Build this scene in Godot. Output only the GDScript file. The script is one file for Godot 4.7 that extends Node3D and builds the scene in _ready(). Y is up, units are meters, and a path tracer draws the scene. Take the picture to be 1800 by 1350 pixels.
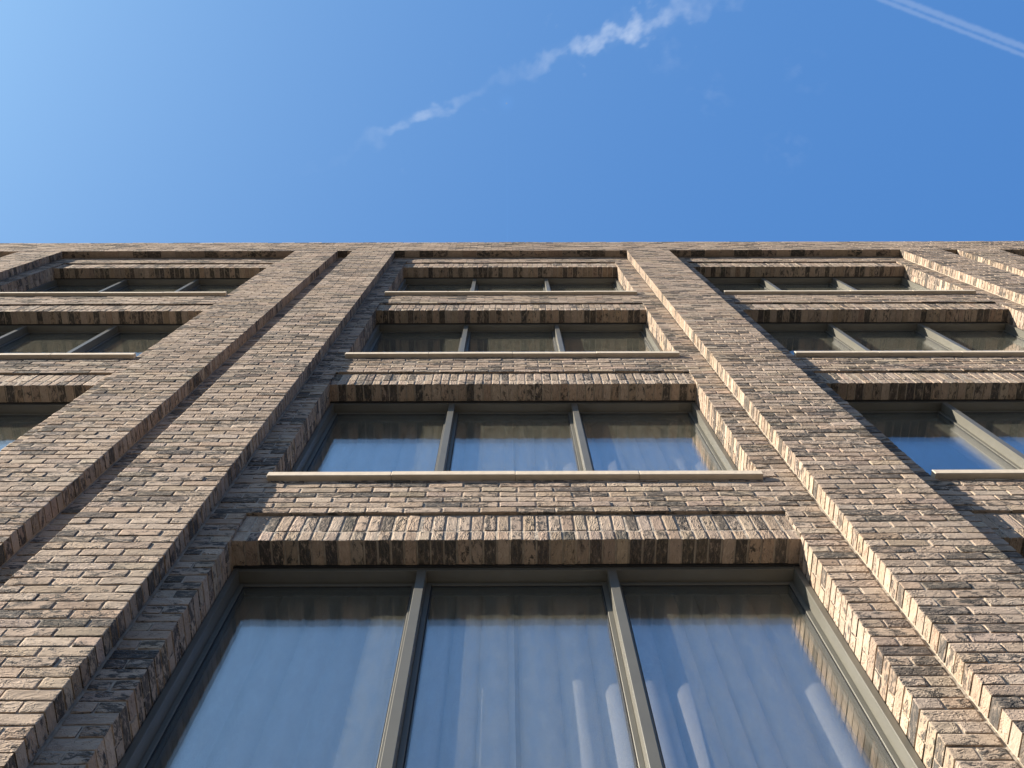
extends Node3D
# A brick facade seen steeply from below. Metres, y up; the front plane of the piers is z = 0.

const C := 0.07413            # one brick course
const Y0 := 0.0216            # foot of course 0
const J := 0.010              # joint
const REC := 0.1125           # depth of the recessed bays
const EXPOSURE := 2.7
const SUN := Vector3(-2.73, 1.5, 1.0)

var rng := RandomNumberGenerator.new()
var mats := {}
var specs: Array = []         # every brick before it is built
var taken := {}
var cam_basis: Basis
var cam_pos := Vector3(0, 1.6, 2.208)
var focal := 1600.0 / 1800.0  # in picture widths
var building: Node3D
var batches := FastNoiseLite.new()   # pallets of bricks differ a little

class MB:
	var v := PackedVector3Array()
	var n := PackedVector3Array()
	var uv := PackedVector2Array()
	var col := PackedColorArray()
	var ix := PackedInt32Array()
	func quad(a: Vector3, b: Vector3, c: Vector3, d: Vector3, ta := Vector2.ZERO, tb := Vector2.ZERO, tc := Vector2.ZERO, td := Vector2.ZERO, tint := Color.WHITE) -> void:
		# a b c d counter-clockwise seen from outside
		var k := v.size()
		var nn := (b - a).cross(d - a).normalized()
		v.append(a); v.append(b); v.append(c); v.append(d)
		n.append(nn); n.append(nn); n.append(nn); n.append(nn)
		uv.append(ta); uv.append(tb); uv.append(tc); uv.append(td)
		col.append(tint); col.append(tint); col.append(tint); col.append(tint)
		ix.append(k); ix.append(k + 2); ix.append(k + 1)
		ix.append(k); ix.append(k + 3); ix.append(k + 2)
	func box(lo: Vector3, hi: Vector3) -> void:
		var p := [Vector3(lo.x, lo.y, hi.z), Vector3(hi.x, lo.y, hi.z), Vector3(hi.x, hi.y, hi.z), Vector3(lo.x, hi.y, hi.z),
			Vector3(lo.x, lo.y, lo.z), Vector3(hi.x, lo.y, lo.z), Vector3(hi.x, hi.y, lo.z), Vector3(lo.x, hi.y, lo.z)]
		quad(p[0], p[1], p[2], p[3]); quad(p[5], p[4], p[7], p[6]); quad(p[4], p[0], p[3], p[7])
		quad(p[1], p[5], p[6], p[2]); quad(p[3], p[2], p[6], p[7]); quad(p[4], p[5], p[1], p[0])
	func bevel_box(lo: Vector3, hi: Vector3, r: float) -> void:
		# box whose twelve edges are chamfered by r
		var q := func(ax: int, s: float) -> Array:
			var u := (ax + 1) % 3
			var w := (ax + 2) % 3
			var out := []
			for t in [[0, 0], [1, 0], [1, 1], [0, 1]]:
				var p := Vector3.ZERO
				p[ax] = hi[ax] if s > 0 else lo[ax]
				p[u] = hi[u] - r if t[0] else lo[u] + r
				p[w] = hi[w] - r if t[1] else lo[w] + r
				out.append(p)
			return out
		for ax in 3:
			var f: Array = q.call(ax, 1.0)
			quad(f[0], f[1], f[2], f[3])
			f = q.call(ax, -1.0)
			quad(f[3], f[2], f[1], f[0])
		for ax in 3:
			var u := (ax + 1) % 3
			var w := (ax + 2) % 3
			for su in [-1, 1]:
				for sw in [-1, 1]:
					var a := Vector3.ZERO
					a[u] = hi[u] if su > 0 else lo[u]
					a[w] = hi[w] - r if sw > 0 else lo[w] + r
					var b := Vector3.ZERO
					b[u] = hi[u] - r if su > 0 else lo[u] + r
					b[w] = hi[w] if sw > 0 else lo[w]
					var a0 := a; a0[ax] = lo[ax] + r
					var a1 := a; a1[ax] = hi[ax] - r
					var b0 := b; b0[ax] = lo[ax] + r
					var b1 := b; b1[ax] = hi[ax] - r
					if su * sw > 0:
						quad(a0, b0, b1, a1)
					else:
						quad(b0, a0, a1, b1)
		for sx in [-1, 1]:
			for sy in [-1, 1]:
				for sz in [-1, 1]:
					var s := Vector3(sx, sy, sz)
					var t := []
					for k in 3:
						var p := Vector3.ZERO
						for m in 3:
							p[m] = (hi[m] if s[m] > 0 else lo[m]) - (0.0 if m == k else r * s[m])
						t.append(p)
					if sx * sy * sz > 0:
						quad(t[0], t[1], t[2], t[2])
					else:
						quad(t[2], t[1], t[0], t[0])
	func mesh() -> ArrayMesh:
		var a := []
		a.resize(Mesh.ARRAY_MAX)
		a[Mesh.ARRAY_VERTEX] = v; a[Mesh.ARRAY_NORMAL] = n; a[Mesh.ARRAY_TEX_UV] = uv; a[Mesh.ARRAY_COLOR] = col; a[Mesh.ARRAY_INDEX] = ix
		var m := ArrayMesh.new()
		m.add_surface_from_arrays(Mesh.PRIMITIVE_TRIANGLES, a)
		return m

# ---------------------------------------------------------------- nodes
func numbered(called: String, parent: Node) -> String:
	var key := "%d/%s" % [parent.get_instance_id(), called]
	var k: int = taken.get(key, 0)
	taken[key] = k + 1
	return called if k == 0 else "%s_%03d" % [called, k]

func put(called: String, m: Mesh, mat: Material, parent: Node) -> MeshInstance3D:
	var o := MeshInstance3D.new()
	o.name = numbered(called, parent)
	o.mesh = m
	o.material_override = mat
	parent.add_child(o, true)
	return o

func one_box(lo: Vector3, hi: Vector3) -> ArrayMesh:
	var b := MB.new()
	b.box(lo, hi)
	return b.mesh()

func course(r: float) -> float:
	return Y0 + r * C

# ---------------------------------------------------------------- sky
func sky_at(d: Vector3) -> Color:
	var s := SUN.normalized()
	var g := rad_to_deg(acos(clampf(d.dot(s), -1, 1)))
	var e := exp(-g / 20.5)
	var c := Vector3(0.070, 0.228, 0.600) + Vector3(1.24, 1.74, 1.72) * minf(e, 0.6)
	var h := pow(1.0 - clampf(d.y, 0, 1), 3.5)
	c = c.lerp(Vector3(0.50, 0.64, 0.84) + Vector3(0.8, 0.8, 0.7) * e, h * 0.6)
	if d.y < 0:
		c = c.lerp(Vector3(0.35, 0.36, 0.36), clampf(-d.y * 5.0, 0, 1))
	return Color(c.x, c.y, c.z) * (1.0 / EXPOSURE)

func near_path(p: Vector2, path: Array) -> Vector2:
	# (distance to the path, place along it 0..1)
	var best := Vector2(9, 0)
	for i in path.size() - 1:
		var a: Vector2 = path[i]
		var b: Vector2 = path[i + 1]
		var t := clampf((p - a).dot(b - a) / (b - a).length_squared(), 0, 1)
		var d := p.distance_to(a.lerp(b, t))
		if d < best.x:
			best = Vector2(d, (i + t) / (path.size() - 1))
	return best

func make_sky() -> Texture2D:
	var w := 256
	var small := Image.create(w, w / 2, false, Image.FORMAT_RGBF)
	for y in w / 2:
		var th := PI * (y + 0.5) / (w / 2)
		for x in w:
			var ph := TAU * (x + 0.5) / w
			small.set_pixel(x, y, sky_at(Vector3(sin(ph) * sin(th), cos(th), -cos(ph) * sin(th))))
	small.resize(4096, 2048, Image.INTERPOLATE_CUBIC)
	# condensation trails, laid out on the plane one unit above the eye: x to the right, z towards the viewer's back
	var puffy := [Vector2(0.2369, 0.111), Vector2(0.1859, 0.0923), Vector2(0.1285, 0.0734), Vector2(0.0879, 0.0597), Vector2(0.0558, 0.0503), Vector2(0.0058, 0.0264), Vector2(-0.036, 0.0056), Vector2(-0.0873, -0.015), Vector2(-0.1514, -0.0393), Vector2(-0.2011, -0.0627), Vector2(-0.2579, -0.0895)]
	var strength := [0.16, 0.32, 1.0, 0.85, 0.42, 0.11, 0.15, 0.55, 0.06, 0.02, 0.0]
	var wide := [0.022, 0.020, 0.023, 0.015, 0.013, 0.014, 0.010, 0.0105, 0.010, 0.010, 0.010]
	var pair := [[Vector2(0.3198, 0.1218), Vector2(0.634, 0.0136), 0.0023, 0.15], [Vector2(0.3355, 0.1231), Vector2(0.636, 0.0207), 0.0033, 0.16]]
	var wisps := [Vector2(0.3111, 0.0289), Vector2(0.2999, -0.0458), Vector2(0.1697, 0.0479), Vector2(0.215, 0.01)]
	var nz := FastNoiseLite.new()
	nz.seed = 5; nz.noise_type = FastNoiseLite.TYPE_SIMPLEX_SMOOTH; nz.frequency = 36.0; nz.fractal_octaves = 5; nz.fractal_gain = 0.58
	var nf := FastNoiseLite.new()
	nf.seed = 9; nf.noise_type = FastNoiseLite.TYPE_SIMPLEX_SMOOTH; nf.frequency = 20.0; nf.fractal_octaves = 4
	for y in range(2, 420):
		var th := PI * (y + 0.5) / 2048.0
		var r := tan(th)
		for x in 4096:
			var ph := TAU * (x + 0.5) / 4096.0
			var p := Vector2(sin(ph) * r, -cos(ph) * r)
			var a := 0.0
			# distance from the straight middle line keeps most of the sky cheap
			var off := absf((p - Vector2(0, 0.0205)).dot(Vector2(-0.376, 0.927)))
			if off < 0.045 and p.x > -0.27 and p.x < 0.26:
				var q := p + Vector2(nf.get_noise_2d(p.x, p.y), nf.get_noise_2d(p.x + 7.0, p.y)) * 0.014
				var hit := near_path(q, puffy)
				var f := hit.y * 10.0
				var i := mini(int(f), 9)
				var wd: float = lerpf(wide[i], wide[i + 1], f - i)
				var st: float = lerpf(strength[i], strength[i + 1], f - i)
				var body := 1.0 - smoothstep(0.1, 1.0, hit.x / wd)
				var fluff := 0.5 + 0.95 * nz.get_noise_2d(p.x, p.y)
				a += st * clampf((body * 1.15 - 0.62 + 1.05 * (fluff - 0.35)) * 1.0, 0.0, 1.0) * 0.48 + st * body * 0.06
			if p.x > 0.31 and p.y > 0.02:
				for t in pair:
					var hit2 := near_path(p, [t[0], t[1]])
					if hit2.x < t[2] * 1.6:
						a += t[3] * (1.0 - smoothstep(0.35, 1.3, hit2.x / t[2] + 0.35 * nz.get_noise_2d(p.x * 3.0, p.y * 3.0)))
			for wv in wisps:
				var dw := p.distance_to(wv)
				if dw < 0.03:
					a += 0.10 * (1.0 - dw / 0.03) * maxf(0.0, nz.get_noise_2d(p.x + 3.0, p.y) + 0.05)
			if a > 0.003:
				var c := small.get_pixel(x, y)
				small.set_pixel(x, y, c.lerp(Color(0.74, 0.84, 1.0) * (1.0 / EXPOSURE), clampf(a, 0, 0.85)))
	return ImageTexture.create_from_image(small)

# ---------------------------------------------------------------- materials
func noise(sd: int, freq: float, oct := 3) -> FastNoiseLite:
	var f := FastNoiseLite.new()
	f.seed = sd
	f.noise_type = FastNoiseLite.TYPE_SIMPLEX_SMOOTH
	f.frequency = freq
	f.fractal_octaves = oct
	return f

func brick_material() -> StandardMaterial3D:
	# a sheet of 8 by 32 brick faces: rows 0-15 plain, 16-25 smoke-stained, 26-28 scorched, 29-31 burnt black
	var W := 1024
	var H := 1024
	var srgb := PackedByteArray()
	for i in 1025:
		srgb.append(int(clampf(Color(i / 1024.0, 0, 0).linear_to_srgb().r, 0, 1) * 255.0 + 0.5))
	var colr := PackedByteArray()
	colr.resize(W * H * 3)
	var high := PackedByteArray()
	high.resize(W * H)
	var na := noise(11, 0.020, 3)
	var nb := noise(12, 0.055, 2)
	var nc := noise(13, 0.22, 2)
	var r2 := RandomNumberGenerator.new()
	r2.seed = 77
	for cy in 32:
		for cx in 8:
			var ox := r2.randf() * 4000.0
			var oy := r2.randf() * 4000.0
			var stretch := r2.randf_range(0.35, 0.8)
			var skew := r2.randf_range(-0.35, 0.35)
			var fold := r2.randf_range(0.2, 1.0)
			if r2.randf() < 0.25:
				fold *= 0.3
			var thr := 0.85
			if cy >= 29:
				thr = r2.randf_range(-0.75, -0.40)
			elif cy >= 26:
				thr = r2.randf_range(-0.50, -0.25)
			elif cy >= 16:
				thr = r2.randf_range(-0.12, 0.15)
			elif r2.randf() < 0.4:
				thr = r2.randf_range(0.30, 0.50)
			var base := Vector3(0.420, 0.326, 0.246).lerp(Vector3(0.335, 0.245, 0.182), r2.randf() * 0.9)
			base = base.lerp(Vector3(0.375, 0.315, 0.260), r2.randf() * 0.6)
			base *= r2.randf_range(0.86, 1.12)
			var soot := Vector3(0.036, 0.039, 0.041).lerp(Vector3(0.070, 0.062, 0.055), r2.randf())
			for py in 32:
				var my := py * 2.05
				for px in 128:
					var mx := px * 1.70
					var wob := nb.get_noise_2d(mx * 0.4 + ox, my * 0.8 + oy) * 9.0
					var yy := my + mx * skew * 0.35 + wob
					var lo := na.get_noise_2d(mx * stretch + ox + wob, yy * 1.2 + oy)
					var streak := nb.get_noise_2d((mx + wob) * 0.20 + ox, yy * 1.9 + oy + 500.0)
					var st := nb.get_noise_2d((mx + wob * 2.0) * 0.34 + ox + 90.0, yy * 1.15 + oy + 900.0)
					var gr := nc.get_noise_2d(mx + ox, my * 1.3 + oy)
					var crease := pow(1.0 - absf(st), 10.0) * fold + 0.6 * pow(1.0 - absf(streak), 12.0) * (1.1 - fold)
					var h := 0.60 + 0.22 * lo + fold * 0.30 * streak + 0.085 * gr - 0.75 * crease * clampf(0.45 + 1.4 * lo, 0.0, 1.0)
					# rounded arrises
					var ex := minf(mx, 217.6 - mx)
					var ey := minf(my, 65.6 - my)
					var edge := minf(ex, ey)
					var m := smoothstep(thr - 0.22, thr + 0.22, lo * 1.0 + 0.75 * streak + 0.35 * gr - 0.22 * exp(-edge / 4.0))
					m = clampf(m * (0.95 + 0.8 * streak + 0.6 * gr), 0.0, 1.0)
					var c := base * (1.0 + 0.12 * gr + 0.20 * streak + 0.10 * lo)
					c *= 1.0 - 0.72 * clampf(crease, 0, 1) * clampf(0.45 + 1.4 * lo, 0.0, 1.0)
					c = c.lerp(soot * (1.0 + 0.5 * gr + 0.4 * streak), m * 0.93)
					var at := (cy * 32 + py) * W + cx * 128 + px
					colr[at * 3] = srgb[int(clampf(c.x, 0, 1) * 1024.0)]
					colr[at * 3 + 1] = srgb[int(clampf(c.y, 0, 1) * 1024.0)]
					colr[at * 3 + 2] = srgb[int(clampf(c.z, 0, 1) * 1024.0)]
					high[at] = int(clampf(h, 0, 1) * 255.0)
	var m2 := StandardMaterial3D.new()
	m2.albedo_texture = ImageTexture.create_from_image(Image.create_from_data(W, H, false, Image.FORMAT_RGB8, colr))
	m2.heightmap_enabled = true
	m2.heightmap_texture = ImageTexture.create_from_image(Image.create_from_data(W, H, false, Image.FORMAT_L8, high))
	m2.heightmap_scale = 1.25
	m2.vertex_color_use_as_albedo = true
	m2.roughness = 0.93
	m2.metallic_specular = 0.3
	return m2

func lin(r: float, g: float, b: float) -> Color:
	return Color(r, g, b).linear_to_srgb()

func speckled(c: Color, spread: float, freq: float, rough: float, bump: float, sd: int, size := 256) -> StandardMaterial3D:
	var m := StandardMaterial3D.new()
	var t := NoiseTexture2D.new()
	t.width = size; t.height = size; t.seamless = true
	t.noise = noise(sd, freq, 5)
	var ramp := Gradient.new()
	ramp.set_color(0, (c.srgb_to_linear() * (1.0 - spread)).linear_to_srgb())
	ramp.set_color(1, (c.srgb_to_linear() * (1.0 + spread)).linear_to_srgb())
	t.color_ramp = ramp
	m.albedo_texture = t
	m.uv1_triplanar = true
	m.uv1_world_triplanar = true
	m.uv1_scale = Vector3.ONE * 1.7
	m.roughness = rough
	if bump > 0.0:
		var h := NoiseTexture2D.new()
		h.width = size; h.height = size; h.seamless = true
		h.noise = noise(sd + 1, freq * 2.0, 4)
		m.heightmap_enabled = true
		m.heightmap_texture = h
		m.heightmap_scale = bump
	return m

func dust_material() -> StandardMaterial3D:
	# dried rain dust on the glass: fine specks and faint runs
	var im := Image.create(512, 512, false, Image.FORMAT_RGBA8)
	var n1 := noise(91, 0.55, 2)
	var n2 := noise(92, 0.02, 3)
	for y in 512:
		for x in 512:
			var sp := n1.get_noise_2d(x, y)
			var bd := n2.get_noise_2d(x * 1.6, y * 0.5)
			var a := 0.034 + 0.025 * sp + 0.02 * bd + 0.10 * smoothstep(0.35, 0.7, sp)
			im.set_pixel(x, y, Color(0.70, 0.695, 0.62, clampf(a, 0.01, 0.3)))
	var m := StandardMaterial3D.new()
	m.transparency = BaseMaterial3D.TRANSPARENCY_ALPHA
	m.albedo_texture = ImageTexture.create_from_image(im)
	m.uv1_triplanar = true
	m.uv1_world_triplanar = true
	m.uv1_scale = Vector3.ONE * 0.9
	m.roughness = 1.0
	m.metallic_specular = 0.0
	return m

func make_materials() -> void:
	mats.brick = brick_material()
	mats.mortar = speckled(lin(0.35, 0.295, 0.235), 0.25, 0.03, 0.96, 0.5, 31)
	mats.stone = speckled(lin(0.56, 0.475, 0.37), 0.07, 0.02, 0.85, 0.12, 41)
	mats.metal = speckled(lin(0.125, 0.120, 0.101), 0.06, 0.012, 0.42, 0.0, 51)
	mats.metal.metallic = 0.15
	mats.gasket = StandardMaterial3D.new()
	mats.gasket.albedo_color = lin(0.012, 0.012, 0.013)
	mats.gasket.roughness = 0.7
	mats.glass = StandardMaterial3D.new()
	mats.glass.transparency = BaseMaterial3D.TRANSPARENCY_ALPHA
	mats.glass.albedo_color = Color(0.5, 0.55, 0.5, 0.01)
	mats.glass.roughness = 0.0
	mats.glass_inner = mats.glass.duplicate()
	mats.glass_inner.albedo_color = Color(0.10, 0.13, 0.13, 0.06)
	# the half-silvered solar coating on the middle pane
	mats.coating = StandardMaterial3D.new()
	mats.coating.transparency = BaseMaterial3D.TRANSPARENCY_ALPHA
	var film := Image.create(4, 4, false, Image.FORMAT_RGBA8)
	film.fill(Color(0.95, 0.96, 0.98, 0.12))
	mats.coating.albedo_texture = ImageTexture.create_from_image(film)
	mats.coating.metallic = 1.0
	mats.coating.roughness = 0.0
	mats.dust = dust_material()
	mats.plaster = speckled(lin(0.5, 0.49, 0.46), 0.04, 0.02, 0.95, 0.0, 61)
	mats.roofing = speckled(lin(0.12, 0.12, 0.12), 0.15, 0.03, 0.95, 0.0, 65)
	mats.paving = speckled(lin(0.055, 0.053, 0.050), 0.25, 0.02, 0.95, 0.3, 71, 512)
	mats.curtain = speckled(lin(0.80, 0.80, 0.79), 0.05, 0.05, 0.95, 0.0, 81)
	mats.curtain.backlight_enabled = true
	mats.curtain.backlight = Color(0.10, 0.10, 0.10)

# ---------------------------------------------------------------- bricks
# A brick: lower corner at the face plane, size along x, y, depth; kind of stain; name; host.
func spec(called: String, host: Node, x: float, y: float, z: float, w: float, h: float, d: float, dark: float) -> void:
	specs.append({"n": called, "o": host, "x": x, "y": y, "z": z, "w": w, "h": h, "d": d, "k": dark, "s": 0.0})

func cell(dark: float) -> Vector2:
	var t := rng.randf()
	var row: int
	if dark > 0.9:
		row = rng.randi_range(29, 31)
	elif t < dark * 0.45:
		row = rng.randi_range(26, 30)
	elif t < dark:
		row = rng.randi_range(16, 25)
	else:
		row = rng.randi_range(0, 15)
	return Vector2(rng.randi_range(0, 7) * 128.0, row * 32.0)

func face_uv(at: Vector2, along: float, across: float, swap: bool) -> Array:
	# the four corners (counter-clockwise from lower left) of a face on the brick sheet
	var L := minf((across if swap else along) * 580.0, 124.0)
	var B := minf((along if swap else across) * 450.0, 29.0)
	var u0 := at.x + 2.0 + rng.randf() * (124.0 - L)
	var v0 := at.y + 1.5 + rng.randf() * (29.0 - B)
	var p := [Vector2(u0, v0), Vector2(u0 + L, v0), Vector2(u0 + L, v0 + B), Vector2(u0, v0 + B)]
	if swap:
		p = [p[0], p[3], p[2], p[1]]
	if rng.randf() < 0.5:
		p = [p[1], p[0], p[3], p[2]]
	if rng.randf() < 0.5:
		p = [p[3], p[2], p[1], p[0]]
	for i in 4:
		p[i] = p[i] / 1024.0
	return p

func bi(q: Array, s: float, t: float) -> Vector2:
	var a: Vector2 = q[0]
	var b: Vector2 = q[1]
	var c: Vector2 = q[2]
	var d: Vector2 = q[3]
	return a.lerp(b, s).lerp(d.lerp(c, s), t)

func brick(b: MB, s: Dictionary, fine: bool, at := Vector3.ZERO) -> void:
	var x0: float = s.x - at.x
	var y0: float = s.y - at.y
	var w: float = s.w
	var h: float = s.h
	var d: float = s.d
	var zf: float = s.z - at.z + rng.randf_range(-0.0022, 0.0022)
	var swap: bool = h > w
	var batch := batches.get_noise_2d(s.x + s.z * 2.0, s.y * 1.4)
	var tone := rng.randf_range(0.86, 1.1) * (1.0 + 0.14 * batch)
	if s.n != "header_brick":
		s.k = clampf(s.k * (1.0 - 0.9 * batch), 0.05, 0.85)
	var tint := Color(tone * rng.randf_range(0.97, 1.03), tone, tone * rng.randf_range(0.95, 1.04))
	var cf := cell(s.k)
	var fuv := face_uv(cf, w, h, swap)
	var bz: float = zf - d
	var x1 := x0 + w
	var y1 := y0 + h
	var ring: Array
	if fine:
		var ux := [0.0, minf(0.009, w * 0.15), w * rng.randf_range(0.35, 0.65), w - minf(0.009, w * 0.15), w]
		var uy := [0.0, 0.009, h - 0.009, h]
		var k := b.v.size()
		var lean := rng.randf_range(-0.0015, 0.0015)
		for j in 4:
			for i in 5:
				var ox := 0.0
				var oy := 0.0
				var oz := rng.randf_range(-0.0012, 0.0012) + lean * (i - 2)
				var nn := Vector3(0, 0, 1)
				var border := i == 0 or i == 4 or j == 0 or j == 3
				if border:
					oz -= rng.randf_range(0.0008, 0.0032)
					ox = rng.randf_range(-0.0014, 0.0014)
					oy = rng.randf_range(-0.0018, 0.0018)
					if (i == 0 or i == 4) and (j == 0 or j == 3):
						oz -= 0.001
						ox += 0.001 if i == 0 else -0.001
						oy += 0.001 if j == 0 else -0.001
					nn = Vector3((-0.7 if i == 0 else (0.7 if i == 4 else 0.0)), (-0.7 if j == 0 else (0.7 if j == 3 else 0.0)), 1).normalized()
				else:
					nn = Vector3(rng.randf_range(-0.05, 0.05), rng.randf_range(-0.09, 0.09), 1).normalized()
				b.v.append(Vector3(x0 + ux[i] + ox, y0 + uy[j] + oy, zf + oz))
				b.n.append(nn)
				b.uv.append(bi(fuv, ux[i] / w, uy[j] / h))
				b.col.append(tint)
		for j in 3:
			for i in 4:
				var p := k + j * 5 + i
				b.ix.append(p); b.ix.append(p + 6); b.ix.append(p + 1)
				b.ix.append(p); b.ix.append(p + 5); b.ix.append(p + 6)
		ring = [[k, k + 1, k + 2, k + 3, k + 4], [k + 4, k + 9, k + 14, k + 19], [k + 19, k + 18, k + 17, k + 16, k + 15], [k + 15, k + 10, k + 5, k]]
	else:
		var k2 := b.v.size()
		b.quad(Vector3(x0, y0, zf), Vector3(x1, y0, zf), Vector3(x1, y1, zf), Vector3(x0, y1, zf), fuv[0], fuv[1], fuv[2], fuv[3], tint)
		ring = [[k2, k2 + 1], [k2 + 1, k2 + 2], [k2 + 2, k2 + 3], [k2 + 3, k2]]
	# the four sides, back to the bed
	var normals := [Vector3.DOWN, Vector3.RIGHT, Vector3.UP, Vector3.LEFT]
	for e in 4:
		var along: float = w if e % 2 == 0 else h
		var q := face_uv(cell(((1.0 if rng.randf() < 0.30 else 0.12) if s.n == "header_brick" else s.k)), along, d, d > along)
		var r: Array = ring[e]
		var start: Vector3 = b.v[r[0]]
		var nn2: Vector3 = normals[e]
		var k3 := b.v.size()
		for i in r.size():
			var p: Vector3 = b.v[r[i]]
			var f := start.distance_to(p) / maxf(along, 0.001)
			b.v.append(p); b.v.append(Vector3(p.x, p.y, bz))
			b.n.append(nn2); b.n.append(nn2)
			b.uv.append(bi(q, clampf(f, 0, 1), 0.0)); b.uv.append(bi(q, clampf(f, 0, 1), 1.0))
			b.col.append(tint); b.col.append(tint)
		for i in r.size() - 1:
			var a := k3 + i * 2
			# outside is to the right of the ring's direction
			b.ix.append(a); b.ix.append(a + 2); b.ix.append(a + 1)
			b.ix.append(a + 2); b.ix.append(a + 3); b.ix.append(a + 1)

func seen_size(s: Dictionary) -> float:
	# how large the brick shows in the picture (pixels of a 1024 wide picture), 0 outside it
	var mid := Vector3(s.x + s.w * 0.5, s.y + s.h * 0.5, s.z) - cam_pos
	var q := mid * cam_basis
	if q.z > -0.1:
		return 0.0
	var px := focal * q.x / -q.z
	var py := focal * q.y / -q.z
	if absf(px) > 0.5 or absf(py) > 0.375:
		return 0.0
	var slant := absf(mid.normalized().z)
	var k := 1024.0 * focal / -q.z
	return k * k * maxf(s.w, 0.03) * (s.h * maxf(slant, 0.12) + (s.d * 0.6 if s.n == "header_brick" else 0.0))

func lay_row(called: String, host: Node, xa: float, y: float, z: float, pattern: Array, dark: float, d := 0.1025, h := C - J) -> void:
	var x := xa
	for w in pattern:
		spec(called, host, x, y, z, w, h, d, dark)
		x += w + J

func build_bricks() -> void:
	var kinds := {}
	for s in specs:
		s.s = seen_size(s)
		if not kinds.has(s.n):
			kinds[s.n] = []
		kinds[s.n].append(s)
	var rest := MB.new()
	for n in kinds:
		var list: Array = kinds[n]
		list.sort_custom(func(a, b): return a.s > b.s)
		for i in list.size():
			var s: Dictionary = list[i]
			if i < 300 and s.s > 40.0:
				var b := MB.new()
				var at := Vector3(s.x + s.w * 0.5, s.y + s.h * 0.5, s.z)
				brick(b, s, true, at)
				var o := put(n, b.mesh(), mats.brick, s.o)
				o.position = at
			else:
				brick(rest, s, s.s > 25.0)
	var o2 := put("brickwork", rest.mesh(), mats.brick, building)
	o2.set_meta("kind", "stuff")

# ---------------------------------------------------------------- the window, one mesh set for all
var win := {}

func make_window_meshes(w: float, h: float) -> void:
	# origin: lower left of the opening, z = 0 the pier front
	var zf := -0.297
	var zb := -0.46
	var f := MB.new()
	var e := 0.004
	f.bevel_box(Vector3(e, 0.0, zb), Vector3(0.038, h - 0.011, zf), 0.0015)
	f.bevel_box(Vector3(w - 0.038, 0.0, zb), Vector3(w - e, h - 0.011, zf), 0.0015)
	f.bevel_box(Vector3(0.038, h - 0.047, zb), Vector3(w - 0.038, h - 0.011, zf - 0.002), 0.0015)
	f.bevel_box(Vector3(0.038, 0.0, zb), Vector3(w - 0.038, 0.045, zf - 0.002), 0.0015)
	win.frame = f.mesh()
	var m := MB.new()
	m.bevel_box(Vector3(-0.025, 0.045, zb), Vector3(0.025, h - 0.047, zf - 0.001), 0.0015)
	win.mullion = m.mesh()
	var s := MB.new()
	s.box(Vector3(0.0, h - 0.018, -0.299), Vector3(w, h + 0.004, -0.288))
	win.seal = s.mesh()
	win.lights = []
	var xs := [0.038, w / 3.0, w * 2.0 / 3.0, w - 0.038]
	for i in 3:
		var a: float = xs[i] + (0.0 if i == 0 else 0.025)
		var b: float = xs[i + 1] - (0.0 if i == 2 else 0.025)
		var lo := 0.045
		var hi := h - 0.047
		var c := MB.new()
		var t := 0.027
		var cz := -0.374
		c.bevel_box(Vector3(a, lo, -0.445), Vector3(a + t, hi, cz), 0.002)
		c.bevel_box(Vector3(b - t, lo, -0.445), Vector3(b, hi, cz), 0.002)
		c.bevel_box(Vector3(a + t, hi - t, -0.445), Vector3(b - t, hi, cz - 0.001), 0.002)
		c.bevel_box(Vector3(a + t, lo, -0.445), Vector3(b - t, lo + t, cz - 0.001), 0.002)
		var g := MB.new()
		a += t; b -= t; lo += t; hi -= t
		var gw := 0.006
		g.box(Vector3(a, lo, -0.436), Vector3(a + gw, hi, -0.382))
		g.box(Vector3(b - gw, lo, -0.436), Vector3(b, hi, -0.382))
		g.box(Vector3(a + gw, hi - gw, -0.436), Vector3(b - gw, hi, -0.383))
		g.box(Vector3(a + gw, lo, -0.436), Vector3(b - gw, lo + gw, -0.383))
		a += gw; b -= gw; lo += gw; hi -= gw
		win.lights.append([c.mesh(), g.mesh(), one_box(Vector3(a, lo, -0.392), Vector3(b, hi, -0.386)), one_box(Vector3(a, lo, -0.410), Vector3(b, hi, -0.404)), one_box(Vector3(a, lo, -0.3856), Vector3(b, hi, -0.3852)), one_box(Vector3(a, lo, -0.429), Vector3(b, hi, -0.423)), one_box(Vector3(a, lo, -0.4105), Vector3(b, hi, -0.4102))])

func window(x: float, y: float, w: float) -> void:
	var o := put("window", win.frame, mats.metal, building)
	o.position = Vector3(x, y, 0)
	put("head_seal", win.seal, mats.gasket, o)
	for i in 2:
		var m := put("mullion", win.mullion, mats.metal, o)
		m.position.x = w * (i + 1) / 3.0
	for l in win.lights:
		put("casement_frame", l[0], mats.metal, o)
		put("gasket", l[1], mats.gasket, o)
		put("pane", l[2], mats.glass, o)
		put("inner_pane", l[3], mats.glass, o)
		put("inner_pane", l[5], mats.glass_inner, o)
		put("solar_coating", l[6], mats.coating, o)
		put("dust_film", l[4], mats.dust, o)

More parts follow.
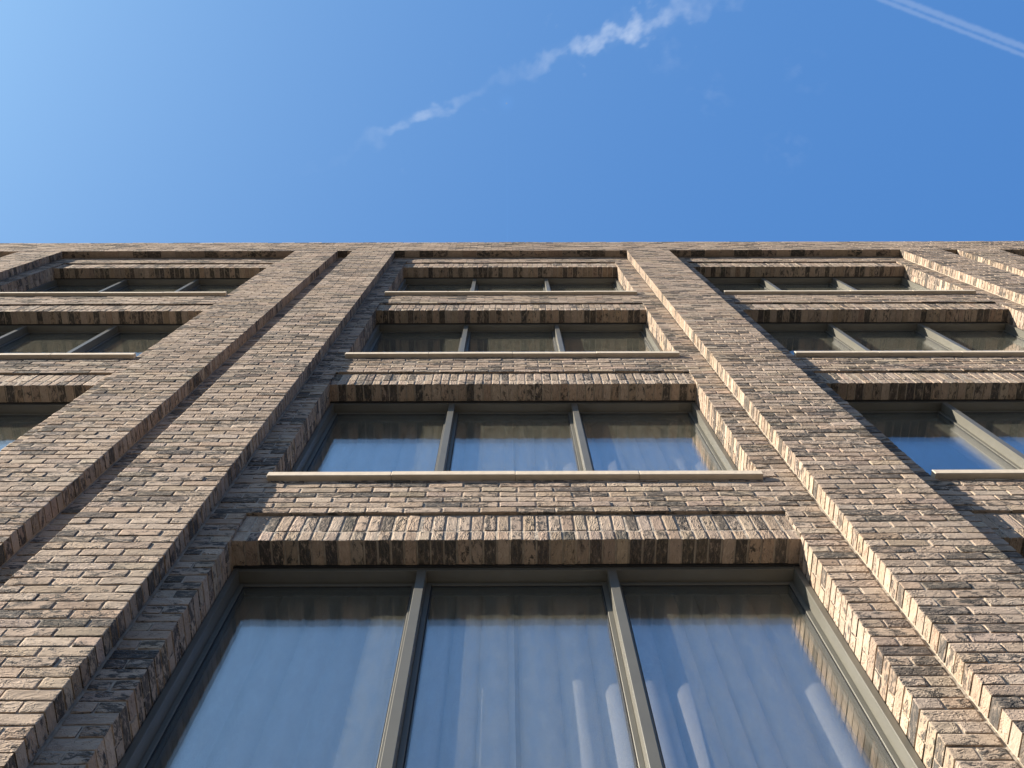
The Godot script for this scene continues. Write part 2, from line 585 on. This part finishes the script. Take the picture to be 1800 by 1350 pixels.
func curtain(called: String, xa: float, xb: float, ya: float, yb: float, sd: int) -> MeshInstance3D:
	var r2 := RandomNumberGenerator.new()
	r2.seed = sd
	var b := MB.new()
	var nx := int((xb - xa) / 0.006)
	var ny := 10
	var nn := noise(sd, 1.0, 2)
	var phase: Array = [0.0]
	var speed := 0.0
	for i in nx:
		speed = TAU / (0.185 + 0.09 * nn.get_noise_2d(i * 0.02, 3.0))
		phase.append(phase[-1] + speed * 0.006)
	for j in ny + 1:
		var t := float(j) / ny
		var y := lerpf(ya, yb, t)
		for i in nx + 1:
			var x := lerpf(xa, xb, float(i) / nx)
			var amp := 0.048 + 0.024 * nn.get_noise_2d(x * 2.5, 8.0 + t * 0.4)
			var sway := 0.35 * nn.get_noise_2d(x * 1.5, 20.0 + t * 0.8)
			var ph: float = phase[i] + sway
			var tube := absf(sin(ph * 0.5))
			var z := -0.63 + amp * (2.0 * sqrt(tube * tube + 0.012) - 1.0) + 0.02 * nn.get_noise_2d(x, 40.0 + t)
			b.v.append(Vector3(x - xa - 0.30 * amp * sin(ph), y - ya, z + 0.63))
			b.n.append(Vector3.ZERO)
			b.uv.append(Vector2(x, y))
			b.col.append(Color.WHITE)
	for j in ny:
		for i in nx:
			var p := j * (nx + 1) + i
			var q := p + nx + 1
			var fn := (b.v[p + 1] - b.v[p]).cross(b.v[q] - b.v[p])
			for k in [p, p + 1, q, q + 1]:
				b.n[k] += fn
			b.ix.append(p); b.ix.append(q + 1); b.ix.append(p + 1)
			b.ix.append(p); b.ix.append(q); b.ix.append(q + 1)
	for i in b.n.size():
		b.n[i] = b.n[i].normalized()
	var o := put(called, b.mesh(), mats.curtain, self)
	o.position = Vector3(xa, ya, -0.63)
	return o

# ---------------------------------------------------------------- scene
func _ready() -> void:
	rng.seed = 20240
	batches.seed = 17
	batches.noise_type = FastNoiseLite.TYPE_SIMPLEX_SMOOTH
	batches.frequency = 0.55
	batches.fractal_octaves = 3
	cam_basis = Basis(Vector3(0.99998292, -0.0057218, -0.00118807), Vector3(0.0028212, 0.29463124, 0.95560686), Vector3(-0.00511775, -0.9555939, 0.29464235)).orthonormalized()
	var cam := Camera3D.new()
	cam.name = "camera"
	cam.transform = Transform3D(cam_basis, cam_pos)
	cam.fov = rad_to_deg(2.0 * atan(675.0 / 1600.0))
	cam.near = 0.05
	cam.far = 900.0
	add_child(cam)
	cam.current = true
	var we := WorldEnvironment.new()
	we.name = "world_environment"
	var env := Environment.new()
	env.background_mode = Environment.BG_SKY
	var sky := Sky.new()
	var pano := PanoramaSkyMaterial.new()
	pano.panorama = make_sky()
	sky.sky_material = pano
	env.sky = sky
	env.ambient_light_source = Environment.AMBIENT_SOURCE_SKY
	env.tonemap_mode = Environment.TONE_MAPPER_LINEAR
	env.tonemap_exposure = EXPOSURE
	env.sdfgi_enabled = true
	env.ssao_enabled = true
	env.ssil_enabled = true
	we.environment = env
	add_child(we)
	var sun := DirectionalLight3D.new()
	sun.name = "sun"
	sun.light_color = Color(1.0, 0.955, 0.885)
	sun.light_energy = 1.55
	sun.light_angular_distance = 0.5
	sun.shadow_enabled = true
	add_child(sun)
	sun.look_at_from_position(SUN * 10.0, Vector3.ZERO)

	make_materials()

	var ground := put("ground", one_box(Vector3(-400, -1, -400), Vector3(400, 0, 400)), mats.paving, self)
	ground.set_meta("kind", "structure")

	building = Node3D.new()
	building.name = "brick_building"
	building.set_meta("label", "tall buff and charcoal brick facade with recessed window bays under blue sky")
	building.set_meta("category", "building")
	add_child(building)

	var PW := 0.665
	var bays := [Vector2(-11.283, -7.640), Vector2(-6.968, -3.325), Vector2(-1.760, 1.883), Vector2(2.548, 6.191), Vector2(7.756, 11.399)]
	var piers := [-11.948, -7.6365, -3.325, -2.425, 1.883, 6.191, 7.091, 11.399]
	var slots := [-2.660, 6.856]
	var ROOF := 226
	var HEAD := 214
	var top := course(ROOF)
	var xl: float = piers[0]
	var xr: float = piers[-1] + PW

	# mortar cores and bricks of the piers
	for px in piers:
		var core := put("pier", one_box(Vector3(px + 0.006, 0, -0.46), Vector3(px + PW - 0.006, course(HEAD), -0.006)), mats.mortar, building)
		for r in HEAD:
			var y := course(r) + J * 0.5
			if r % 2 == 0:
				lay_row("brick", core, px, y, 0.0, [0.215, 0.215, 0.215], 0.34, 0.1072)
			else:
				lay_row("brick", core, px, y, 0.0, [0.1025, 0.215, 0.215, 0.1025], 0.34, 0.1072)
	for sx in slots:
		var core := put("recess", one_box(Vector3(sx - 0.006, 0, -0.46), Vector3(sx + 0.241, course(HEAD), -REC - 0.006)), mats.mortar, building)
		for r in HEAD:
			var y := course(r) + J * 0.5
			if r % 2 == 0:
				lay_row("brick", core, sx + J, y, -REC, [0.215], 0.4)
			else:
				lay_row("brick", core, sx + J, y, -REC, [0.1025, 0.1025], 0.4)
	# parapet
	var par := put("parapet", one_box(Vector3(xl + 0.006, course(HEAD) + J * 0.5 + 0.006, -0.46), Vector3(xr - 0.006, top - J, -0.006)), mats.mortar, building)
	for r in range(HEAD, ROOF):
		var x := xl - (0.1125 if r % 2 else 0.0)
		while x < xr - 0.05:
			var w := 0.215
			var xs := maxf(x, xl)
			spec("brick", par, xs, course(r) + J * 0.5, 0.0, minf(x + w, xr) - xs, C - J, 0.1025, 0.34)
			x += w + J
	# the bays
	var OW := 3.2
	make_window_meshes(OW, 40 * C - 0.320 - 0.537)
	for bv in bays:
		var b0: float = bv.x
		var b1: float = bv.y
		var o0 := b0 + 0.210
		var o1 := o0 + OW
		var jl := put("jamb", one_box(Vector3(b0 - 0.006, 0, -0.46), Vector3(o0 - 0.006, course(HEAD) + J, -REC - 0.006)), mats.mortar, building)
		var jr := put("jamb", one_box(Vector3(o1 + 0.006, 0, -0.46), Vector3(b1 + 0.006, course(HEAD) + J, -REC - 0.006)), mats.mortar, building)
		var panels: Array = []
		for k in 6:
			# k = 0 is the ground storey wall, 5 the wall above the top windows
			var ya := 0.0 if k == 0 else course(48 + 40 * (k - 1)) + 0.011
			var yb := course(48 + 40 * k) + 0.534 - 40 * C * (0 if k == 0 else 1)
			if k == 0:
				yb = course(48) + 0.534
			if k == 5:
				yb = course(HEAD) + J
			panels.append(null if k == 1 else put("spandrel", one_box(Vector3(o0 - 0.006, ya, -0.46), Vector3(o1 + 0.006, yb, -REC - 0.006)), mats.mortar, building))
		panels[1] = panels[0]
		for r in HEAD:
			var y := course(r) + J * 0.5
			var m := (r - 48) % 40
			var full := r < 48 or m < 7
			if full:
				var host: Node = panels[0] if r < 48 else panels[(r - 48) / 40 + 1]
				var pitch := (b1 - b0 - J) / 16.0
				var x := b0 + J if r % 2 == 0 else b0 + J - pitch * 0.5
				for i in 17:
					var xa := maxf(x, b0 + J)
					var xb := minf(x + pitch - J, b1 - J)
					if xb - xa > 0.04:
						spec("brick", host, xa, y, -REC, xb - xa, C - J, 0.1025, 0.36)
					x += pitch
			else:
				for side in 2:
					var host: Node = jr if side else jl
					var xa := o1 if side else b0 + J
					var xb := b1 - J if side else o0
					var inner: float = 0.1025
					var bx := o1 if side else o0 - inner
					if r % 2 == 0:
						# one long face, and behind its end a second brick in the reveal
						spec("jamb_brick", host, xa, y, -REC, xb - xa, C - J, 0.1025, 0.42)
						spec("jamb_brick", host, bx, y, -REC - 0.1125, inner, C - J, 0.1025, 0.42)
					else:
						spec("jamb_brick", host, bx, y, -REC, inner, C - J, 0.215, 0.42)
						if side:
							spec("jamb_brick", host, bx + inner + J, y, -REC, xb - bx - inner - J, C - J, 0.1025, 0.42)
						else:
							spec("jamb_brick", host, xa, y, -REC, bx - J - xa, C - J, 0.1025, 0.42)
		# lintels, windows, sills
		for k in 4:
			var lt := course(88 + 40 * k)
			var lb := lt - 0.320
			var core := put("lintel", one_box(Vector3(o0 - 0.006, lb + 0.006, -0.46), Vector3(o1 + 0.006, lt + 0.011, -REC - 0.0228)), mats.mortar, building)
			var pitch := (OW + J) / 43.0
			for i in 43:
				var x := o0 + i * pitch
				spec("soldier_brick", core, x, lt - 0.2065, -REC - 0.019, pitch - J, 0.200, 0.1025, 0.30)
				spec("header_brick", core, x, lb, -REC - 0.019, pitch - J, 0.1035, 0.155, 0.16)
			var sy := course(48 + 40 * k) + 0.477
			var sill := put("window_sill", one_box(Vector3(o0 + 0.004, sy + 0.004, -0.32), Vector3(o1 - 0.004, sy + 0.054, -0.080)), mats.mortar, building)
			var sw := OW / 4.0
			for i in 4:
				var sb := MB.new()
				sb.bevel_box(Vector3(0.0015, 0, -0.2575), Vector3(sw - 0.0015, 0.060, 0.0), 0.003)
				var st := put("sill_stone", sb.mesh(), mats.stone, sill)
				st.position = Vector3(o0 + i * sw, sy + rng.randf_range(-0.001, 0.001), -0.0725 + rng.randf_range(-0.0015, 0.0015))
			window(o0, sy + 0.0605, OW)
	# floors, walls behind, roof
	for k in 5:
		var fy := course(48 + 40 * k) + 0.06
		if k == 4:
			break
		put("floor_slab", one_box(Vector3(xl + 0.1, fy, -6.0), Vector3(xr - 0.1, fy + 0.3, -0.46)), mats.plaster, building)
	put("roof", one_box(Vector3(xl + 0.1, course(209), -6.2), Vector3(xr - 0.1, course(213), -0.46)), mats.roofing, building)
	put("rear_wall", one_box(Vector3(xl + 0.1, 0, -6.3), Vector3(xr - 0.1, course(209), -6.0)), mats.plaster, building)
	put("end_wall", one_box(Vector3(xl - 0.003, 0, -6.3), Vector3(xl + 0.1, course(213) + 0.003, -0.463)), mats.mortar, building)
	put("end_wall", one_box(Vector3(xr - 0.1, 0, -6.3), Vector3(xr + 0.003, course(213) + 0.003, -0.463)), mats.mortar, building)
	for i in bays.size() - 1:
		var mid: float = (bays[i].y + bays[i + 1].x) * 0.5
		put("party_wall", one_box(Vector3(mid - 0.12, 0, -6.0), Vector3(mid + 0.12, course(209), -0.462)), mats.plaster, building)
	build_bricks()

	# curtains hang inside, behind the glass
	var names := [
		["sheer pale curtain in wavy folds, left half of the lowest middle window", -1.53, 0.05, 0, 3],
		["sheer pale curtain in wavy folds, right half of the lowest middle window", 0.06, 1.63, 0, 4],
		["pale folded curtain in left half of the middle window above the first sill", -1.53, 0.05, 1, 5],
		["pale folded curtain in right half of the middle window above the first sill", 0.06, 1.63, 1, 6],
		["pale curtain at the left picture edge, behind the window left of the double pier", -6.70, -3.60, 1, 7],
		["pale curtain far right, behind the second light of the right-hand window", 3.9, 5.9, 1, 8],
	]
	for c in names:
		var lt2: float = course(88 + 40 * c[3])
		var o := curtain("curtain", c[1], c[2], lt2 - 2.42, lt2 + 0.055, c[4])
		o.set_meta("label", c[0])
		o.set_meta("category", "curtain")
		o.set_meta("group", "curtains behind the windows")
